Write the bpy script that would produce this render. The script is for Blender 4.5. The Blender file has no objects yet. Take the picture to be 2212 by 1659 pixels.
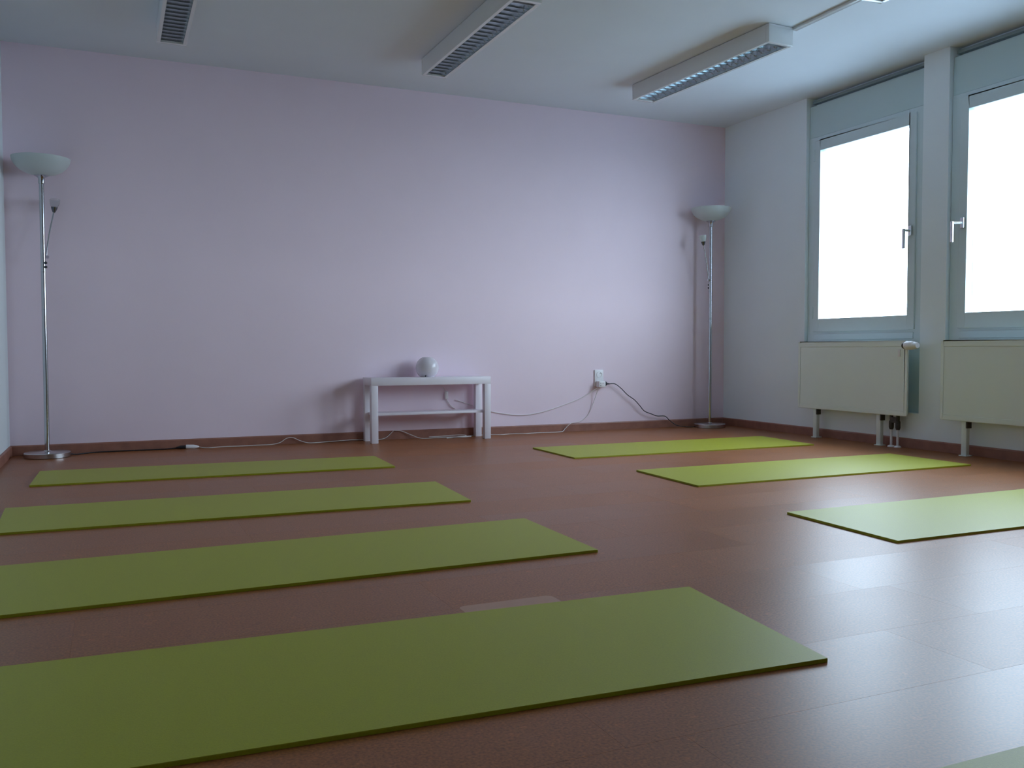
import bpy, bmesh, math, random
from mathutils import Vector, Matrix
random.seed(7)
SC = bpy.context.scene
COL = SC.collection

# ---------------------------------------------------------------- camera
FPX, YAW, PITCH, ROLL, CAMH = 1930.99, .4171, .0396, -.0018, .68
def cam_axes():
    f = Vector((math.sin(YAW)*math.cos(PITCH), math.cos(YAW)*math.cos(PITCH), -math.sin(PITCH)))
    r = Vector((math.cos(YAW), -math.sin(YAW), 0)); u = r.cross(f)
    return r*math.cos(ROLL)+u*math.sin(ROLL), -r*math.sin(ROLL)+u*math.cos(ROLL), f
r_, u_, f_ = cam_axes()
cd = bpy.data.cameras.new('camera'); cam = bpy.data.objects.new('camera', cd); COL.objects.link(cam)
cd.sensor_width = 36; cd.lens = FPX/2212*36; cd.clip_start = .02
cam.matrix_world = Matrix(((r_.x, u_.x, -f_.x, 0), (r_.y, u_.y, -f_.y, 0), (r_.z, u_.z, -f_.z, CAMH), (0, 0, 0, 1)))
SC.camera = cam

# ---------------------------------------------------------------- light and exposure
SKY = (.74, .94, 1.15); SKY_STRENGTH = 13.7
SC.view_settings.view_transform = 'Standard'; SC.view_settings.look = 'None'
SC.view_settings.gamma = 1; SC.view_settings.use_curve_mapping = False
SC.view_settings.exposure = 0.0
w = bpy.data.worlds.new('overcast_sky'); SC.world = w; w.use_nodes = True
bg = w.node_tree.nodes['Background']; bg.inputs[0].default_value = (*SKY, 1); bg.inputs[1].default_value = SKY_STRENGTH
SC.cycles.max_bounces = 16; SC.cycles.diffuse_bounces = 10; SC.cycles.glossy_bounces = 6
SC.cycles.transparent_max_bounces = 12; SC.cycles.sample_clamp_indirect = 8
SC.cycles.use_denoising = True; SC.cycles.caustics_reflective = False; SC.cycles.caustics_refractive = False

# room
XR, YB, XL, H, YN = 4.934, 6.497, -.627, 2.6144, -2.6
NY = [4.932-1.303*i for i in range(3)]      # window niche centres along the right wall
NH, NZ = .551, .237                          # half width of a niche, its foot
RC = .03                                     # how far the window units sit back
for c in NY:                                 # sampling portals in the openings (they give no light themselves)
    ld = bpy.data.lights.new('window_portal', 'AREA'); ld.shape = 'RECTANGLE'; ld.size = 1.32; ld.size_y = .88
    ld.cycles.is_portal = True
    lo = bpy.data.objects.new('window_portal', ld); COL.objects.link(lo)
    lo.location = (XR+.135, c, 1.548); lo.rotation_euler = (0, math.radians(90), 0)

# ---------------------------------------------------------------- materials
def mat(name, col, rough=.6, metal=0., spec=.5, coat=0., coat_rough=.1, trans=0., nscale=0, namt=0., bump=0., bscale=60, ior=1.5, rand=0.):
    m = bpy.data.materials.new(name); m.use_nodes = True
    nt = m.node_tree; b = nt.nodes['Principled BSDF']
    b.inputs['Base Color'].default_value = (*col, 1); b.inputs['Roughness'].default_value = rough
    b.inputs['Metallic'].default_value = metal; b.inputs['Specular IOR Level'].default_value = spec
    b.inputs['Coat Weight'].default_value = coat; b.inputs['Coat Roughness'].default_value = coat_rough
    b.inputs['Transmission Weight'].default_value = trans; b.inputs['IOR'].default_value = ior
    tc = nt.nodes.new('ShaderNodeTexCoord')
    if nscale:
        n = nt.nodes.new('ShaderNodeTexNoise'); n.inputs['Scale'].default_value = nscale; n.inputs['Detail'].default_value = 5
        nt.links.new(tc.outputs['Object'], n.inputs['Vector'])
        r = nt.nodes.new('ShaderNodeMapRange'); r.inputs['To Min'].default_value = 1-namt; r.inputs['To Max'].default_value = 1+namt
        r.inputs['From Min'].default_value = .3; r.inputs['From Max'].default_value = .7
        nt.links.new(n.outputs['Fac'], r.inputs['Value'])
        mx = nt.nodes.new('ShaderNodeVectorMath'); mx.operation = 'SCALE'; mx.inputs[0].default_value = col
        nt.links.new(r.outputs[0], mx.inputs['Scale']); nt.links.new(mx.outputs[0], b.inputs['Base Color'])
    if bump:
        n2 = nt.nodes.new('ShaderNodeTexNoise'); n2.inputs['Scale'].default_value = bscale; n2.inputs['Detail'].default_value = 3
        nt.links.new(tc.outputs['Object'], n2.inputs['Vector'])
        bp = nt.nodes.new('ShaderNodeBump'); bp.inputs['Strength'].default_value = bump; bp.inputs['Distance'].default_value = .002
        nt.links.new(n2.outputs['Fac'], bp.inputs['Height']); nt.links.new(bp.outputs[0], b.inputs['Normal'])
    return m

M_LILAC = mat('lilac_wall_paint', (.88, .73, .815), .85, spec=.25, nscale=3, namt=.012, bump=.12, bscale=140)
M_WINWALL = mat('lightened_white_wall_paint', (.85, .91, .95), .85, spec=.25, nscale=3, namt=.012, bump=.12, bscale=140)  # white wall paint lightened to make up for light missing on this wall
M_WALL = mat('white_wall_paint', (.74, .79, .81), .85, spec=.25, nscale=3, namt=.012, bump=.12, bscale=140)
M_CEIL = mat('white_ceiling_paint', (.74, .79, .84), .9, spec=.2, nscale=4, namt=.01)
M_FRAME = mat('grey_white_window_frame', (.64, .74, .77), .4, nscale=5, namt=.01)
M_SHUTTER = mat('grey_box_panel', (.56, .68, .70), .5, nscale=5, namt=.01)
M_RAIL = mat('gap_shade_grey', (.30, .36, .37), .5, nscale=5, namt=.01)  # dark tone paints in the shade of the gap under the ceiling
M_SKIRT = mat('reddish_wood_skirting', (.30, .13, .09), .45, nscale=14, namt=.15)
M_RAD = mat('radiator_enamel', (.80, .86, .82), .35, nscale=4, namt=.01)
M_WHITE = mat('white_lacquer', (.79, .735, .785), .4, nscale=6, namt=.01)
M_HOUSING = mat('lamp_housing_lacquer', (.74, .76, .77), .18, coat=.6, coat_rough=.04, nscale=6, namt=.01)
M_ALU = mat('bright_reflector_aluminium', (.90, .94, .96), .24, 1, nscale=20, namt=.03)
M_BLADE = mat('polished_louvre_aluminium', (.62, .68, .70), .17, 1, nscale=20, namt=.03)
M_TUBE = mat('fluorescent_tube_glass', (.82, .84, .85), .25, nscale=5, namt=.01)
M_CHROME = mat('chromed_steel', (.52, .53, .56), .14, 1, nscale=30, namt=.03)
M_SOCKET = mat('dark_chrome', (.16, .17, .19), .25, 1, nscale=30, namt=.03)
M_STEEL = mat('brushed_steel', (.56, .54, .54), .26, 1, nscale=60, namt=.05)
M_HANDLE = mat('satin_aluminium_handle', (.80, .82, .85), .22, 1, nscale=30, namt=.02)
M_BLACK = mat('black_plastic', (.012, .012, .016), .4, nscale=30, namt=.1)
M_DARK = mat('dark_brass_and_gap_shade', (.055, .05, .045), .5, .3, nscale=40, namt=.2)  # valve brass, also the painted shadow gap above the luminaires
M_CABLE = mat('white_cable_plastic', (.72, .68, .66), .45, nscale=30, namt=.02)
M_PLASTIC = mat('white_plastic', (.80, .78, .80), .3, nscale=20, namt=.01)
M_SHADE = mat('frosted_white_glass', (.58, .64, .64), .35, spec=.4, nscale=6, namt=.015)
M_GLOBE = mat('opal_glass', (.70, .655, .70), .2, spec=.5, nscale=6, namt=.01)
M_PATCH = mat('pale_patch', (.40, .21, .12), .40, nscale=30, namt=.04)

def cork():
    m = bpy.data.materials.new('cork_floor'); m.use_nodes = True
    nt = m.node_tree; L = nt.links.new; b = nt.nodes['Principled BSDF']
    tc = nt.nodes.new('ShaderNodeTexCoord'); geo = nt.nodes.new('ShaderNodeNewGeometry'); oi = nt.nodes.new('ShaderNodeObjectInfo')
    n = nt.nodes.new('ShaderNodeTexNoise'); n.inputs['Scale'].default_value = 170; n.inputs['Detail'].default_value = 4
    v = nt.nodes.new('ShaderNodeTexVoronoi'); v.inputs['Scale'].default_value = 62
    n3 = nt.nodes.new('ShaderNodeTexNoise'); n3.inputs['Scale'].default_value = 3.5; n3.inputs['Detail'].default_value = 3
    for x in (n, v, n3): L(geo.outputs['Position'], x.inputs['Vector'])
    cr = nt.nodes.new('ShaderNodeValToRGB'); e = cr.color_ramp.elements
    e[0].position = .30; e[0].color = (.18, .062, .020, 1); e[1].position = .72; e[1].color = (.40, .140, .040, 1)
    L(n.outputs['Fac'], cr.inputs['Fac'])
    cr2 = nt.nodes.new('ShaderNodeValToRGB'); e = cr2.color_ramp.elements       # scattered pale and dark crumbs of cork
    e[0].position = .0; e[0].color = (.72, .72, .72, 1); e[1].position = .93; e[1].color = (1.3, 1.25, 1.2, 1)
    e2 = e.new(.2); e2.color = (1, 1, 1, 1); e3 = e.new(.88); e3.color = (1, 1, 1, 1)
    L(v.outputs['Color'], cr2.inputs['Fac'])
    mx = nt.nodes.new('ShaderNodeMix'); mx.data_type = 'RGBA'; mx.blend_type = 'MULTIPLY'; mx.inputs[0].default_value = .7
    L(cr.outputs[0], mx.inputs[6]); L(cr2.outputs[0], mx.inputs[7])
    mr = nt.nodes.new('ShaderNodeMapRange'); mr.inputs['To Min'].default_value = .93; mr.inputs['To Max'].default_value = 1.07
    L(oi.outputs['Random'], mr.inputs['Value'])
    sc = nt.nodes.new('ShaderNodeVectorMath'); sc.operation = 'SCALE'
    L(mx.outputs[2], sc.inputs[0]); L(mr.outputs[0], sc.inputs['Scale']); L(sc.outputs[0], b.inputs['Base Color'])
    r1 = nt.nodes.new('ShaderNodeMapRange'); r1.inputs['To Min'].default_value = .345; r1.inputs['To Max'].default_value = .395
    L(oi.outputs['Random'], r1.inputs['Value'])
    ad = nt.nodes.new('ShaderNodeMath'); ad.operation = 'MULTIPLY_ADD'; ad.inputs[1].default_value = .03
    L(n3.outputs['Fac'], ad.inputs[0]); L(r1.outputs[0], ad.inputs[2]); L(ad.outputs[0], b.inputs['Roughness'])
    b.inputs['Specular IOR Level'].default_value = .39
    bp = nt.nodes.new('ShaderNodeBump'); bp.inputs['Strength'].default_value = .05; bp.inputs['Distance'].default_value = .001
    L(n.outputs['Fac'], bp.inputs['Height']); L(bp.outputs[0], b.inputs['Normal'])
    return m
M_CORK = cork()
M_FRONT = mat('light_damping_front_wall', (.36, .38, .40), .85, nscale=3, namt=.02)  # unseen wall, its grey chosen to darken the near part of the room
M_GROUND = mat('outside_ground', (.28, .32, .35), .9, nscale=.4, namt=.2)
M_JOINT = mat('floor_joint', (.13, .06, .045), .8, nscale=20, namt=.1)

def yoga():
    m = mat('green_foam_mat', (.33, .335, .009), .48, spec=.5, nscale=230, namt=.07, bump=.12, bscale=420)
    return m
M_MAT = yoga()

def pane():
    m = bpy.data.materials.new('window_glass'); m.use_nodes = True
    nt = m.node_tree; nt.nodes.remove(nt.nodes['Principled BSDF'])
    t = nt.nodes.new('ShaderNodeBsdfTransparent'); g = nt.nodes.new('ShaderNodeBsdfGlossy'); g.inputs['Roughness'].default_value = .02
    lw = nt.nodes.new('ShaderNodeLayerWeight'); lw.inputs['Blend'].default_value = .5
    pw = nt.nodes.new('ShaderNodeMath'); pw.operation = 'POWER'; pw.inputs[1].default_value = 5
    fr = nt.nodes.new('ShaderNodeMath'); fr.operation = 'MULTIPLY_ADD'; fr.inputs[1].default_value = .9; fr.inputs[2].default_value = .04
    nt.links.new(lw.outputs['Facing'], pw.inputs[0]); nt.links.new(pw.outputs[0], fr.inputs[0])
    mx = nt.nodes.new('ShaderNodeMixShader')
    nt.links.new(fr.outputs[0], mx.inputs[0]); nt.links.new(t.outputs[0], mx.inputs[1]); nt.links.new(g.outputs[0], mx.inputs[2])
    nt.links.new(mx.outputs[0], nt.nodes['Material Output'].inputs['Surface'])
    return m
M_PANE = pane()

def clear_glass():
    m = mat('clear_lamp_glass', (.9, .93, .93), .06, trans=.96, ior=1.12)
    return m
M_CLEAR = clear_glass()

# ---------------------------------------------------------------- helpers
def link(name, me, m, parent=None, smooth=False):
    o = bpy.data.objects.new(name, me); COL.objects.link(o)
    if m and not me.materials: me.materials.append(m)
    if parent: o.parent = parent
    if smooth:
        for p in me.polygons: p.use_smooth = True
    return o
def finish(name, bm, m, parent=None, smooth=False, bevel=0, seg=2):
    if bevel:
        bmesh.ops.remove_doubles(bm, verts=bm.verts, dist=1e-6)
        bmesh.ops.bevel(bm, geom=[e for e in bm.edges if len(e.link_faces) == 2 and e.calc_face_angle(0) > .6],
                        offset=bevel, segments=seg, affect='EDGES', profile=.5, clamp_overlap=True)
    bmesh.ops.recalc_face_normals(bm, faces=bm.faces)
    me = bpy.data.meshes.new(name); bm.to_mesh(me); bm.free()
    o = link(name, me, m, parent, smooth)
    if smooth:
        try: me.set_sharp_from_angle(angle=math.radians(38))
        except Exception: pass
    return o
def add_box(bm, x0, x1, y0, y1, z0, z1):
    v = [bm.verts.new(p) for p in ((x0,y0,z0),(x1,y0,z0),(x1,y1,z0),(x0,y1,z0),(x0,y0,z1),(x1,y0,z1),(x1,y1,z1),(x0,y1,z1))]
    for f in ((0,3,2,1),(4,5,6,7),(0,1,5,4),(1,2,6,5),(2,3,7,6),(3,0,4,7)): bm.faces.new([v[i] for i in f])
def box(name, m, parent, x0, x1, y0, y1, z0, z1, bevel=.0, seg=2):
    bm = bmesh.new(); add_box(bm, x0, x1, y0, y1, z0, z1); return finish(name, bm, m, parent, bevel=bevel, seg=seg, smooth=bool(bevel))
def add_lathe(bm, prof, n=32, M=Matrix(), close=True):
    rings = []
    for r, z in prof:
        if r < 1e-5: rings.append([bm.verts.new(M @ Vector((0, 0, z)))])
        else: rings.append([bm.verts.new(M @ Vector((r*math.cos(a*2*math.pi/n), r*math.sin(a*2*math.pi/n), z))) for a in range(n)])
    for a, b in zip(rings, rings[1:]):
        for i in range(n):
            j = (i+1) % n
            if len(a) == 1 and len(b) == 1: continue
            if len(a) == 1: bm.faces.new((a[0], b[i], b[j]))
            elif len(b) == 1: bm.faces.new((a[i], a[j], b[0]))
            else: bm.faces.new((a[i], a[j], b[j], b[i]))
def lathe(name, m, parent, prof, n=32, M=Matrix()):
    bm = bmesh.new(); add_lathe(bm, prof, n, M); return finish(name, bm, m, parent, smooth=True)
def aim(a, b):
    a = Vector(a); b = Vector(b); d = b-a
    return Matrix.Translation(a) @ d.to_track_quat('Z', 'Y').to_matrix().to_4x4(), d.length
def rod(name, m, parent, a, b, r, n=16):
    M, L = aim(a, b); return lathe(name, m, parent, [(0, 0), (r, 0), (r, L), (0, L)], n, M)
def catmull(pts, k=8):
    P = [Vector(p) for p in pts]; P = [2*P[0]-P[1]] + P + [2*P[-1]-P[-2]]; out = []
    for i in range(1, len(P)-2):
        for j in range(k):
            t = j/k
            out.append(.5*((2*P[i]) + (P[i+1]-P[i-1])*t + (2*P[i-1]-5*P[i]+4*P[i+1]-P[i+2])*t*t + (3*P[i]-P[i-1]-3*P[i+1]+P[i+2])*t**3))
    out.append(P[-2]); return out
def cable(name, m, parent, pts, r, k=8, n=8):
    P = catmull(pts, k); bm = bmesh.new(); prev = None
    for i, p in enumerate(P):
        d = (P[min(i+1, len(P)-1)]-P[max(i-1, 0)]).normalized()
        s = d.cross(Vector((0, 0, 1)));  s = s.normalized() if s.length > 1e-3 else Vector((1, 0, 0)); u = s.cross(d)
        ring = [bm.verts.new(p+(s*math.cos(a*2*math.pi/n)+u*math.sin(a*2*math.pi/n))*r) for a in range(n)]
        if prev:
            for a in range(n): bm.faces.new((prev[a], prev[(a+1) % n], ring[(a+1) % n], ring[a]))
        else: bm.faces.new(ring)
        prev = ring
    bm.faces.new(prev)
    return finish(name, bm, m, parent, smooth=True)
def thing(name, label, cat, loc=(0, 0, 0), rz=0, group=None):
    o = bpy.data.objects.new(name, None); COL.objects.link(o); o.empty_display_size = .1
    o.location = loc; o.rotation_euler = (0, 0, rz); o['label'] = label; o['category'] = cat
    if group: o['group'] = group
    return o
def tag(o, label, cat, group=None):
    o['label'] = label; o['category'] = cat
    if group: o['group'] = group
    return o
def struct(o, label=None):
    o['kind'] = 'structure'
    if label: o['label'] = label
    return o

# ---------------------------------------------------------------- the room
WT = .14
fl = struct(box('floor', M_JOINT, None, XL-.1, XR+WT, YN-.1, YB+.1, -.06, -.0022), 'reddish brown cork floor laid in long planks')
PW, PL, G = .2955, .90, .0001                # planks: width, length, half joint
y = 1.29-PW*10; row = -10
offs = {3: .42, 6: .82, 2: .18, -1: .30}
planks = {}
while y < YB:
    x = XL-PL*((offs[row] if row in offs else random.random()))
    while x < XR:
        x0, x1, y0, y1 = max(x, XL), min(x+PL, XR), max(y, YN), min(y+PW, YB)
        if x1-x0 > .02 and y1-y0 > .02:
            cx, cy = (x0+x1)/2, (y0+y1)/2
            key = (round(x1-x0, 4), round(y1-y0, 4))
            if key in planks:
                o = planks[key].copy(); COL.objects.link(o)
            else:
                hx, hy = key[0]/2-G, key[1]/2-G
                bm = bmesh.new(); b_ = .00018
                lo = [bm.verts.new((sx*hx, sy*hy, -.0022)) for sx, sy in ((-1,-1),(1,-1),(1,1),(-1,1))]
                mi = [bm.verts.new((sx*hx, sy*hy, -b_)) for sx, sy in ((-1,-1),(1,-1),(1,1),(-1,1))]
                hi = [bm.verts.new((sx*(hx-b_), sy*(hy-b_), 0)) for sx, sy in ((-1,-1),(1,-1),(1,1),(-1,1))]
                for A, B in ((lo, mi), (mi, hi)):
                    for i in range(4): bm.faces.new((A[i], A[(i+1) % 4], B[(i+1) % 4], B[i]))
                bm.faces.new(hi)
                o = finish('plank', bm, M_CORK, fl); planks[key] = o
            o.parent = fl; o.location = (cx, cy, 0)
        x += PL
    y += PW; row += 1

bm = bmesh.new(); add_box(bm, XR+WT, XR+60, -45, 55, -3.3, -3.2)      # unseen ground, added to dim the light reaching the ceiling
struct(finish('ground', bm, M_GROUND), 'unseen grey ground added outside the windows, a storey below, to dim the ceiling')
struct(box('ceiling', M_CEIL, None, XL-.1, XR+WT, YN-.1, YB+.1, H, H+.1), 'white ceiling')
struct(box('wall_back', M_LILAC, None, XL-.1, XR+WT, YB, YB+.1, -.06, H), 'pale lilac wall behind the bench and floor lamps')
struct(box('wall_left', M_WALL, None, XL-.1, XL, YN-.1, YB, -.06, H), 'white wall at the left edge')
struct(box('wall_front', M_FRONT, None, XL, XR+WT, YN-.1, YN, -.06, H))
bm = bmesh.new()                              # window wall: piers, sills, and what lies behind the window units
edges = sorted(NY)
cur = YN
for c in edges:
    add_box(bm, XR, XR+WT, cur, c-NH, -.06, H)
    add_box(bm, XR, XR+WT, c-NH, c+NH, -.06, NZ)
    add_box(bm, XR+RC+.02, XR+WT, c-NH, c+NH, NZ, .80)
    add_box(bm, XR+RC+.02, XR+WT, c-NH, c+NH, 2.29, 2.548)
    add_box(bm, XR+RC+.07, XR+WT, c-NH, c+NH, 2.548, H)
    add_box(bm, XR+RC+.08, XR+WT, c-NH, c-NH+.095, .80, 2.29)
    add_box(bm, XR+RC+.08, XR+WT, c+NH-.095, c+NH, .80, 2.29)
    cur = c+NH
add_box(bm, XR, XR+WT, cur, YB, -.06, H)
struct(finish('wall_right', bm, M_WINWALL), 'white window wall with shallow niches')
BH, BT = .0648, .012
def skirt(name, a, b, n):
    """a..b along the wall foot, n = inward normal"""
    a = Vector((*a, 0)); b = Vector((*b, 0)); n = Vector((*n, 0)); bm = bmesh.new()
    prof = [(0, 0), (BT, 0), (BT, BH-.008), (BT-.003, BH-.002), (BT-.007, BH), (0, BH)]
    R1 = [bm.verts.new(a+n*d+Vector((0, 0, z))) for d, z in prof]; R2 = [bm.verts.new(b+n*d+Vector((0, 0, z))) for d, z in prof]
    for i in range(6): bm.faces.new((R1[i], R1[(i+1) % 6], R2[(i+1) % 6], R2[i]))
    bm.faces.new(R1); bm.faces.new(R2)
    return struct(finish(name, bm, M_SKIRT), 'reddish brown wooden skirting board')
skirt('baseboard_back', (XL, YB), (XR, YB), (0, -1))
skirt('baseboard_right', (XR, YB-BT), (XR, YN), (-1, 0))
skirt('baseboard_left', (XL, YB-BT), (XL, YN), (1, 0))

# windows --------------------------------------------------------
def ring(bm, x0, x1, ya, yb, za, zb, wy, wz0, wz1):
    """rectangular frame in the wall plane made of four bars"""
    add_box(bm, x0, x1, ya, ya+wy, za, zb); add_box(bm, x0, x1, yb-wy, yb, za, zb)
    add_box(bm, x0, x1, ya+wy, yb-wy, za, za+wz0); add_box(bm, x0, x1, ya+wy, yb-wy, zb-wz1, zb)
def window(i, c, side):
    e = bpy.data.objects.new('window_%d' % i, None); COL.objects.link(e); e.location = (XR, c, 0)
    struct(e, ['first window from the back corner, handle on its right', 'second window, cut by the picture edge, handle on its left',
               'window beyond the picture edge', 'window beyond the picture edge'][i-1])
    X = RC
    bm = bmesh.new(); ring(bm, X, X+.08, -NH+.003, NH-.003, .70, 2.30, .085, .115, .04)
    f = finish('window_frame', bm, M_FRAME, e)
    bm = bmesh.new(); add_box(bm, X-.006, X+.004, -NH+.08, NH-.08, .742, .788); finish('sill_strip', bm, M_FRAME, f, bevel=.003)
    # upper box: flush panel, a step and a set-back rail darkened as the gap's shade
    bm = bmesh.new(); add_box(bm, X+.004, X+.019, -NH+.003, NH-.003, 2.302, 2.545)
    finish('box_panel', bm, M_SHUTTER, e, bevel=.002)
    bm = bmesh.new(); add_box(bm, X+.030, X+.068, -NH+.003, NH-.003, 2.572, 2.592)
    finish('shade_rail', bm, M_RAIL, e)
    bm = bmesh.new(); add_box(bm, X+.012, X+.0195, -NH+.003, NH-.003, NZ+.002, .698)
    finish('lower_panel', bm, M_SHUTTER, e, bevel=.001)
    bm = bmesh.new(); ring(bm, X-.011, X+.052, -NH+.071, NH-.071, .806, 2.270, .058, .099, .080)
    s = finish('sash', bm, M_FRAME, e, bevel=.004)
    bm = bmesh.new(); add_box(bm, X+.022, X+.030, -NH+.127, NH-.127, .903, 2.192)
    finish('pane', bm, M_PANE, e)
    for z in (.95, 2.16):                     # hinge covers on the side away from the handle
        yy = (NH-.069) if side < 0 else (-NH+.069)
        bm = bmesh.new(); add_lathe(bm, [(0, 0), (.007, 0), (.007, .09), (0, .09)], 12, Matrix.Translation((X-.010, yy, z-.045)))
        finish('hinge', bm, M_FRAME, s, smooth=True)
    # handle: plate, neck, lever
    hy, hz = side*(NH-.105), 1.475
    bm = bmesh.new(); add_box(bm, X-.026, X-.016, hy-.014, hy+.014, hz-.034, hz+.034)
    hp = finish('handle', bm, M_HANDLE, e, bevel=.004)
    tilt = .0 if side < 0 else .028
    M, L = aim((X-.02, hy, hz), (X-.075, hy+tilt, hz)); lathe('handle_neck', M_HANDLE, hp, [(0, 0), (.0085, 0), (.0085, L), (0, L)], 14, M)
    bm = bmesh.new(); add_box(bm, X-.086, X-.070, hy+tilt-.010, hy+tilt+.010, hz-.125, hz+.010)
    lv = finish('lever', bm, M_HANDLE, hp, bevel=.005, seg=3)
    return e
for i, c in enumerate(NY):
    window(i+1, c, -1 if i % 2 == 0 else 1)

# ---------------------------------------------------------------- radiators
def radiator(yfar, L, label, valve=True):
    x0, x1 = XR-.100, XR-.032
    t = thing('radiator', label, 'radiator', (0, 0, 0), 0, None)
    ya, yb, za, zb = yfar-L, yfar, .222, .726
    box('body', M_RAD, t, x0+.006, x1, ya+.045, yb-.045, za+.004, zb-.012, bevel=.004)
    bm = bmesh.new()                          # front sheet: rolled edge, flat field one step back
    ring(bm, x0, x0+.008, ya, yb, za, zb, .022, .032, .038); finish('front_border', bm, M_RAD, t, bevel=.003)
    bm = bmesh.new(); add_box(bm, x0+.0022, x0+.008, ya+.0225, yb-.0225, za+.0325, zb-.0385); finish('front_panel', bm, M_RAD, t, bevel=.0012)
    g = box('top_grille', M_RAD, t, x0+.008, x1-.002, ya+.040, yb-.040, zb-.012, zb-.002)
    n = int(L/.035)
    bm = bmesh.new()
    for k in range(n):
        yy = ya+.055+k*(L-.11)/(n-1); add_box(bm, x0+.016, x1-.010, yy-.006, yy+.006, zb-.002, zb+.001)
    o = finish('grille_bars', bm, M_RAD, g); o['kind'] = 'stuff'
    for yy in (yfar-.165, yfar-.785):
        f = box('foot', M_RAD, t, XR-.080, XR-.050, yy-.019, yy+.019, .004, za+.01, bevel=.003)
        box('foot_plate', M_RAD, f, XR-.092, XR-.030, yy-.026, yy+.026, 0, .006, bevel=.002)
        box('bracket', M_DARK, f, XR-.086, XR-.048, yy-.030, yy-.019, za-.045, za+.006)
    if valve:
        yv = [yfar-.882, yfar-.938]
        bm = bmesh.new()
        for yy in yv: add_lathe(bm, [(0, .12), (.012, .12), (.017, .135), (.017, .175), (.012, .182), (.012, .23), (0, .23)], 12, Matrix.Translation((XR-.060, yy, 0)))
        add_box(bm, XR-.075, XR-.045, yv[1], yv[0], .168, .205)
        finish('valve_block', bm, M_DARK, t)
        for yy in yv:
            pz = rod('supply_pipe', M_PLASTIC, t, (XR-.060, yy, .001), (XR-.060, yy, .125), .008)
            lathe('pipe_rosette', M_PLASTIC, pz, [(0, 0), (.025, 0), (.024, .005), (.016, .011), (0, .012)], 20, Matrix.Translation((XR-.060, yy, .0005)))
    # thermostat head on the near upper corner, its axis along the wall
    M, Lh = aim((x0-.004, ya+.030, zb-.030), (x0-.004, ya-.090, zb-.030))
    rg = lathe('thermostat_ring', M_DARK, t, [(0, 0), (.020, 0), (.022, .004), (.022, .018), (0, .018)], 20, M)
    lathe('thermostat_head', M_PLASTIC, t, [(0, .018), (.024, .018), (.029, .028), (.030, .068), (.027, .085), (.022, .090), (.022, .108), (.018, .116), (0, .117)], 24, M)
    box('tag', M_PLASTIC, t, x0-.002, x0+.001, ya+.058, ya+.078, zb-.105, zb-.055, bevel=.001)
    return t
radiator(5.436, 1.045, 'cream panel radiator with thermostat head under the first window, left one')
radiator(4.128, 1.045, 'cream panel radiator under the second window, cut off by right picture edge')

# ---------------------------------------------------------------- ceiling luminaires
def luminaire(xf, xn, yf, yn, w, label, D=.112):
    """xf, xn: centre at the far and near end"""
    L = math.hypot(yf-yn, xf-xn); ang = math.atan2(-(xf-xn), (yf-yn))
    t = thing('ceiling_luminaire', label, 'ceiling light', ((xf+xn)/2, (yf+yn)/2, H), ang, 'louvred strip lights on the ceiling')
    hw, hl, rim, ec = w/2, L/2, .020, .030
    bm = bmesh.new()
    zt, zb_ = -.004, -D
    add_box(bm, -hw, hw, -hl, hl, zt-.012, zt)                     # back plate
    add_box(bm, -hw, -hw+rim, -hl+ec, hl-ec, zb_, zt-.012); add_box(bm, hw-rim, hw, -hl+ec, hl-ec, zb_, zt-.012)
    h = finish('housing', bm, M_HOUSING, t)
    for s in (-1, 1):
        box('end_cap', M_HOUSING, t, -hw, hw, s*hl if s < 0 else hl-ec, -hl+ec if s < 0 else hl, zb_, zt-.012, bevel=.0015)
    box('gap_shade_strip', M_DARK, t, -hw+.015, hw-.015, -hl+.02, hl-.02, -.004, 0)  # dark strip painting in the shadow gap at the ceiling
    a, b = -hw+rim, hw-rim; l0, l1 = -hl+ec, hl-ec
    bm = bmesh.new()                                               # parabolic side reflectors
    for s in (-1, 1):
        prev = None
        for k in range(7):
            u = k/6; x = s*((b)*(1-.55*u*u)-.0004); z = zb_+.004+u*.062
            cur_ = (bm.verts.new((x, l0, z)), bm.verts.new((x, l1, z)))
            if prev: bm.faces.new((prev[0], prev[1], cur_[1], cur_[0]))
            prev = cur_
    rf = finish('reflector', bm, M_ALU, t, smooth=True)
    rod('tube', M_TUBE, t, (0, l0+.01, -.052), (0, l1-.01, -.052), .013, 14)
    n = 23
    src = None
    for k in range(n):
        yy = l0+(k+.5)*(l1-l0)/n
        if src is None:
            bm = bmesh.new()
            lv = [(.002, .0010, 1.0), (.010, .0014, .97), (.019, .0026, .90), (.028, .0050, .80), (.036, .0086, .70), (.042, .0130, .62)]
            rows = []
            for z, ht, k_ in lv:
                dip = .010 if z > .03 else 0                       # the blades sag in the middle below the tube
                rows.append([[bm.verts.new((xx*b*k_, sy*ht, zb_+z-dip*(1-abs(xx)))) for xx in (-1, -.5, 0, .5, 1)] for sy in (-1, 1)])
            for r0, r1 in zip(rows, rows[1:]):
                for sy in (0, 1):
                    for q in range(4): bm.faces.new((r0[sy][q], r0[sy][q+1], r1[sy][q+1], r1[sy][q]))
                for q in (0, 4): bm.faces.new((r0[0][q], r0[1][q], r1[1][q], r1[0][q]))
            for q in range(4):
                bm.faces.new((rows[0][0][q], rows[0][0][q+1], rows[0][1][q+1], rows[0][1][q]))
                bm.faces.new((rows[-1][0][q], rows[-1][0][q+1], rows[-1][1][q+1], rows[-1][1][q]))
            src = finish('louvre_blade', bm, M_BLADE, t, smooth=True); o = src
        else:
            o = src.copy(); COL.objects.link(o); o.parent = t
        o.location = (0, yy, 0)
    return t
luminaire(.338, .345, 5.79, 4.36, .166, 'white louvred strip light at the top left, farthest from the windows')
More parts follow.
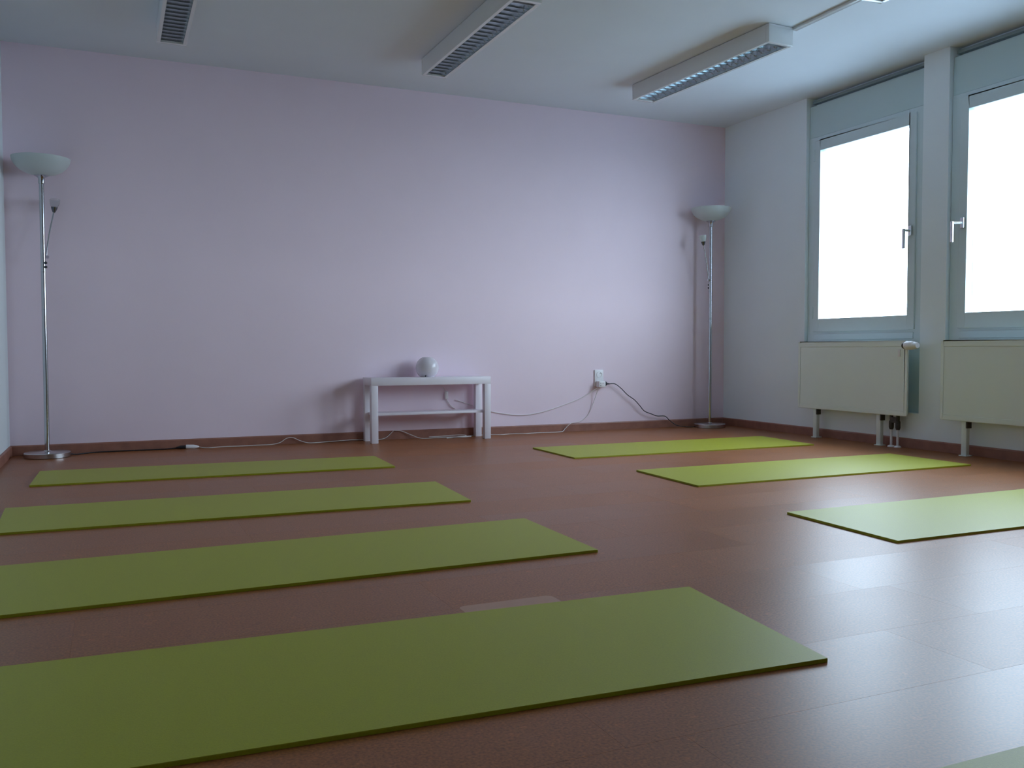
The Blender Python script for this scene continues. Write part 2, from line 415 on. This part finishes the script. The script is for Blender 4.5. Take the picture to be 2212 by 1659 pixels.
luminaire(1.986, 2.006, 5.77, 4.32, .170, 'middle white louvred strip light, above and right of the bench')
luminaire(3.597, 3.678, 5.72, 4.312, .190, 'louvred strip light nearest the back right corner, shown whole, cable duct at its end')
luminaire(3.648, 3.648, 3.612, 2.19, .190, 'strip light at the top edge with only its bright corner showing')
cd_ = box('cable_duct', M_HOUSING, None, 3.772, 3.806, YN+.01, 4.325, H-.017, H, bevel=.002)
tag(cd_, 'thin white cable duct on the ceiling running from the whole strip light', 'cable duct')

# ---------------------------------------------------------------- yoga mats
def yoga_mat(c, label, th=.009):
    """c: four corners, far left, near left, near right, far right"""
    P = [Vector((*p, 0)) for p in c]; cen = sum(P, Vector())/4; rad = .005; out = []
    for i in range(4):
        p, a, b = P[i]-cen, P[i-1]-cen, P[(i+1) % 4]-cen
        da, db = (a-p).normalized(), (b-p).normalized()
        for k in range(5):
            t = k/4; out.append((p+da*rad)*(1-t)**2 + p*2*t*(1-t) + (p+db*rad)*t*t)
    bm = bmesh.new(); n = len(out); e_ = .0015
    R0 = [bm.verts.new((v.x, v.y, .0003)) for v in out]; R1 = [bm.verts.new((v.x, v.y, th-e_)) for v in out]
    R2 = [bm.verts.new((v.x-v.normalized().x*e_, v.y-v.normalized().y*e_, th)) for v in out]
    for A, B in ((R0, R1), (R1, R2)):
        for i in range(n): bm.faces.new((A[i], A[(i+1) % n], B[(i+1) % n], B[i]))
    bm.faces.new(R2); bm.faces.new(R0[::-1])
    o = finish('yoga_mat', bm, M_MAT); o.location = (cen.x, cen.y, 0)
    return tag(o, label, 'yoga mat', 'green yoga mats on the floor')
yoga_mat([(-.395, 5.55), (-.403, 4.985), (1.452, 4.93), (1.475, 5.46)], 'green yoga mat farthest back in the left column, before the left floor lamp')
yoga_mat([(-.44, 4.31), (-.42, 3.73), (1.432, 3.68), (1.470, 4.275)], 'second green yoga mat from the back in the left column')
yoga_mat([(-.38, 3.16), (-.36, 2.565), (1.462, 2.59), (1.470, 3.195)], 'third green yoga mat from the back in the left column')
yoga_mat([(-.40, 2.155), (-.38, 1.555), (1.400, 1.470), (1.468, 2.08)], 'largest looking green yoga mat, nearest in the left column at the picture bottom')
yoga_mat([(2.578, 5.475), (2.572, 4.858), (4.448, 4.832), (4.505, 5.455)], 'farthest green yoga mat in the right column, near the right floor lamp')
yoga_mat([(2.618, 4.218), (2.596, 3.612), (4.494, 3.615), (4.494, 4.21)], 'second green yoga mat from the back in the right column, below the radiators')
yoga_mat([(2.503, 2.872), (2.478, 2.280), (4.38, 2.262), (4.39, 2.885)], 'pale looking green yoga mat cut by the right picture edge, third in the right column')
yoga_mat([(1.17, 1.008), (1.15, .41), (3.05, .40), (3.06, .995)], 'green yoga mat of which only a corner shows at the bottom right')

# pale rounded rectangle at the far edge of the nearest mat
bm = bmesh.new(); x0, x1, y0, y1, r = .812, 1.085, 2.02, 2.19, .02; pts = []
for cx_, cy_, a0 in ((x1-r, y1-r, 0), (x0+r, y1-r, 90), (x0+r, y0+r, 180), (x1-r, y0+r, 270)):
    for k in range(6): a = math.radians(a0+k*18); pts.append((cx_+r*math.cos(a), cy_+r*math.sin(a)))
A = [bm.verts.new((*p, 0)) for p in pts]; B = [bm.verts.new((*p, .00028)) for p in pts]
for i in range(len(A)): bm.faces.new((A[i], A[(i+1) % len(A)], B[(i+1) % len(A)], B[i]))
bm.faces.new(B)
tag(finish('floor_patch', bm, M_PATCH), 'thin pale patch on the floor beside the far edge of the nearest mat', 'patch')

# ---------------------------------------------------------------- bench with globe lamp
t = thing('bench_table', 'low white bench table with four square legs and a shelf at the back wall', 'bench', (2.127, 6.3555, 0))
hx, hy, HB = .462, .1185, .470
box('tabletop', M_WHITE, t, -hx, hx, -hy, hy, HB-.055, HB, bevel=.0015)
for sx in (-1, 1):
    for sy in (-1, 1):
        xa, ya = sorted((sx*hx, sx*(hx-.05))), sorted((sy*hy, sy*(hy-.05)))
        box('leg', M_WHITE, t, xa[0]+.0005, xa[1]-.0005, ya[0]+.0005, ya[1]-.0005, 0, HB-.055, bevel=.0012)
box('shelf', M_WHITE, t, -hx+.03, hx-.03, -hy+.030, hy-.030, .197, .215, bevel=.001)

g = thing('globe_lamp', 'small round white glass lamp standing on the bench table', 'lamp', (2.131, 6.375, HB))
R, C0 = .086, .064
prof = [(0, .004), (.056, .004)]
a0 = math.asin(.056/R)
n = 22
for k in range(n+1):
    a = -math.pi/2+a0+(math.pi-a0-.42)*k/n
    prof.append((R*math.cos(a), C0+.004+R*math.sin(a)))
prof += [(prof[-1][0]-.003, prof[-1][1]-.001), (prof[-1][0]-.004, prof[-1][1]-.012)]
lathe('glass_globe', M_GLOBE, g, prof, 40)
lathe('foot_ring', M_PLASTIC, g, [(0, 0), (.052, 0), (.054, .002), (.054, .005), (0, .005)], 28)
rod('cord_grommet', M_BLACK, g, (-.028, -.046, .008), (-.036, -.066, .008), .005, 12)

# ---------------------------------------------------------------- floor lamps
def floor_lamp(loc, rz, label, cup_h):
    t = thing('floor_lamp', label, 'floor lamp', loc, rz, 'chrome floor lamps in the back corners')
    lathe('base', M_STEEL, t, [(0, 0), (.130, 0), (.1345, .003), (.1345, .029), (.131, .033), (.060, .035), (.024, .038), (.018, .044), (0, .044)], 56)
    p = lathe('pole', M_CHROME, t, [(0, .03), (.0145, .03), (.0145, 1.715), (0, 1.715)], 28)
    for z in (.93, 1.165): lathe('pole_joint', M_CHROME, p, [(.0146, -.003), (.0158, -.002), (.0158, .002), (.0146, .003)], 28, Matrix.Translation((0, 0, z)))
    lathe('collar', M_CHROME, t, [(0, 1.713), (.0165, 1.713), (.0185, 1.720), (.0185, 1.745), (.022, 1.752), (.040, 1.762), (.040, 1.766), (0, 1.766)], 28)
    sh = [(0, 1.764), (.040, 1.765), (.085, 1.777), (.122, 1.797), (.148, 1.822), (.163, 1.848), (.168, 1.872),
          (.1655, 1.872), (.1605, 1.849), (.145, 1.825), (.120, 1.801), (.083, 1.782), (.040, 1.770), (0, 1.769)]
    lathe('shade', M_SHADE, t, sh, 56)
    # side reading arm
    M, L = aim((.012, 0, 1.262), (.040, 0, 1.262))
    j = lathe('arm_joint', M_CHROME, t, [(0, 0), (.010, 0), (.010, L), (0, L)], 16, M)
    tip = (.102, 0, 1.560)
    cable('reading_arm', M_CHROME, t, [(.026, 0, 1.258), (.036, 0, 1.32), (.062, 0, 1.43), (.090, 0, 1.52), tip], .0045, 6, 10)
    M, L = aim(tip, (.112, 0, 1.640))
    c = lathe('lamp_socket', M_SOCKET, t, [(0, -.012), (.007, -.010), (.012, .0), (.017, .012), (.020, .022), (0, .022)], 20, M)
    lathe('reading_shade', M_CLEAR if cup_h else M_SHADE, t, [(.012, .0225), (.019, .024), (.027, .045), (.031, .075), (.0295, .075), (.0255, .046), (.018, .026), (.012, .0245)], 24, M)
    for z in (1.222, 1.196):
        rod('dimmer_knob', M_BLACK, t, (0, -.0135, z), (0, -.024, z), .0075, 14)
    return t
LAMP_L = floor_lamp((-.405, 6.335, 0), math.radians(52), 'chrome floor lamp in the left corner with white bowl shade and side arm', True)
LAMP_R = floor_lamp((4.665, 6.33, 0), math.radians(196), 'chrome floor lamp in the right corner beside the window wall', False)

# ---------------------------------------------------------------- socket, plugs, cables
YW = YB
s = thing('wall_socket', 'white wall socket on the back wall right of the bench', 'socket', (3.665, YW, .425))
box('plate', M_PLASTIC, s, -.041, .041, -.011, 0, -.058, .078, bevel=.003)
lathe('socket_well', M_PLASTIC, s, [(.0215, .011), (.0235, .0135), (.0255, .011)], 24, Matrix.Translation((0, 0, .038)) @ Matrix.Rotation(math.radians(90), 4, 'X'))
box('socket_slot', M_BLACK, s, .004, .020, -.0118, -.010, .046, .049)
a = thing('multi_plug', 'white multiway adapter plugged into the lower half of the wall socket', 'adapter', (3.665, YW-.012, .385))
box('adapter_body', M_PLASTIC, a, -.030, .034, -.052, 0, -.026, .026, bevel=.006)
for dx, dz in ((-.014, .008), (.006, .008), (-.014, -.012)):
    rod('pin_hole', M_BLACK, a, (dx, -.0515, dz), (dx, -.0525, dz), .0035, 10)
M, L = aim((3.699, YW-.034, .388), (3.755, YW-.034, .385))
def adopt(o, t):
    o.parent = t; o.matrix_parent_inverse = (Matrix.Translation(t.location) @ t.rotation_euler.to_matrix().to_4x4()).inverted()
cd2 = cable('cord', M_BLACK, None, [(3.745, 6.463, .386), (3.799, 6.46, .385), (3.853, 6.46, .352), (3.921, 6.46, .292), (3.989, 6.46, .248),
      (4.04, 6.46, .20), (4.09, 6.46, .149), (4.16, 6.46, .122), (4.219, 6.462, .103), (4.299, 6.464, .098), (4.346, 6.462, .060), (4.40, 6.44, .020), (4.47, 6.41, .0045), (4.54, 6.375, .006)], .0036, 10)
adopt(cd2, LAMP_R)
lathe('plug', M_BLACK, cd2, [(0, .001), (.021, .001), (.023, .004), (.0215, .012), (.012, .024), (.0062, .034), (.0042, .052), (0, .053)], 24, M)
def wc(name, pts, label, r=.0027, parent=None, m=M_CABLE):
    o = cable(name, m, parent, pts, r, 8)
    return tag(o, label, 'cable') if label else o
wc('hanging_cable', [(3.650, 6.440, .372), (3.610, 6.462, .340), (3.50, 6.486, .275), (3.315, 6.490, .213), (3.13, 6.490, .165), (2.963, 6.490, .148), (2.80, 6.490, .165), (2.66, 6.490, .195), (2.50, 6.490, .25), (2.40, 6.490, .285)],
   'thin white cable sagging along the wall from the socket to the bench')
wc('floor_cable', [(3.640, 6.445, .366), (3.615, 6.480, .25), (3.57, 6.490, .14), (3.50, 6.486, .085), (3.40, 6.478, .068), (3.345, 6.474, .03), (3.31, 6.468, .0045), (3.20, 6.450, .0035), (3.082, 6.461, .0035), (2.97, 6.445, .0035),
      (2.848, 6.466, .0035), (2.77, 6.448, .0035), (2.68, 6.474, .0035), (2.60, 6.4795, .0035), (2.54, 6.4795, .0035), (2.48, 6.45, .0035), (2.40, 6.40, .0035), (2.28, 6.37, .0035)],
   'white cable lying along the skirting right of the bench table')
# coil of slack under the bench
wc('cable_tangle', [(1.90, 6.478, .067), (1.96, 6.474, .060), (2.03, 6.462, .030), (2.10, 6.44, .0035), (2.20, 6.42, .0035), (2.34, 6.41, .0035), (2.44, 6.43, .006), (2.47, 6.462, .010), (2.40, 6.474, .012), (2.28, 6.470, .010), (2.17, 6.455, .009),
      (2.22, 6.40, .010), (2.33, 6.375, .010), (2.43, 6.39, .0035), (2.50, 6.42, .0035)], 'tangle of thin white cable on the floor under the bench table')
# globe lamp flex behind the bench with an inline switch
lf = thing('switched_cable', 'white cable with inline switch hanging behind the bench shelf', 'cable')
cable('upper_cable', M_CABLE, lf, [(2.17, 6.44, .474), (2.19, 6.474, .475), (2.205, 6.489, .468), (2.24, 6.4905, .43), (2.29, 6.4905, .39), (2.318, 6.4905, .352)], .003, 8)
box('inline_switch', M_PLASTIC, lf, 2.308, 2.334, 6.474, 6.494, .292, .352, bevel=.005)
cable('lower_cable', M_CABLE, lf, [(2.322, 6.490, .293), (2.36, 6.4905, .24), (2.42, 6.4905, .20), (2.47, 6.4905, .18)], .003, 8)
# left lamp cord, connector, white extension
bc = cable('cord', M_BLACK, None, [(-.275, 6.352, .012), (-.24, 6.385, .0045), (-.19, 6.43, .004), (-.12, 6.462, .004), (-.02, 6.470, .004), (.133, 6.468, .004), (.28, 6.464, .004), (.375, 6.462, .008)], .004, 8)
adopt(bc, LAMP_L)
M, L = aim((.365, 6.462, .012), (.425, 6.460, .013))
lathe('plug', M_BLACK, bc, [(0, 0), (.005, .001), (.008, .014), (.0115, .028), (.0115, L), (0, L)], 16, M)
ex = thing('extension_cable', 'white extension cable with coupling from the black cord to the bench table', 'cable')
M, L = aim((.426, 6.460, .0145), (.512, 6.462, .0105))
lathe('coupling', M_PLASTIC, ex, [(0, 0), (.0135, .001), (.0145, .006), (.0145, .05), (.010, .072), (.005, L), (0, L)], 20, M)
cable('cord', M_CABLE, ex, [(.508, 6.462, .0105), (.545, 6.450, .0035), (.585, 6.435, .0035), (.64, 6.455, .0035), (.70, 6.462, .0035), (.80, 6.452, .0035), (.90, 6.460, .0035), (1.00, 6.468, .0035), (1.06, 6.470, .015), (1.105, 6.470, .042),
      (1.15, 6.470, .045), (1.20, 6.468, .022), (1.26, 6.462, .004), (1.35, 6.470, .0035), (1.48, 6.476, .007), (1.57, 6.478, .010), (1.63, 6.4795, .008), (1.74, 6.4795, .005), (1.83, 6.4795, .012), (1.90, 6.480, .067)], .0028, 8)
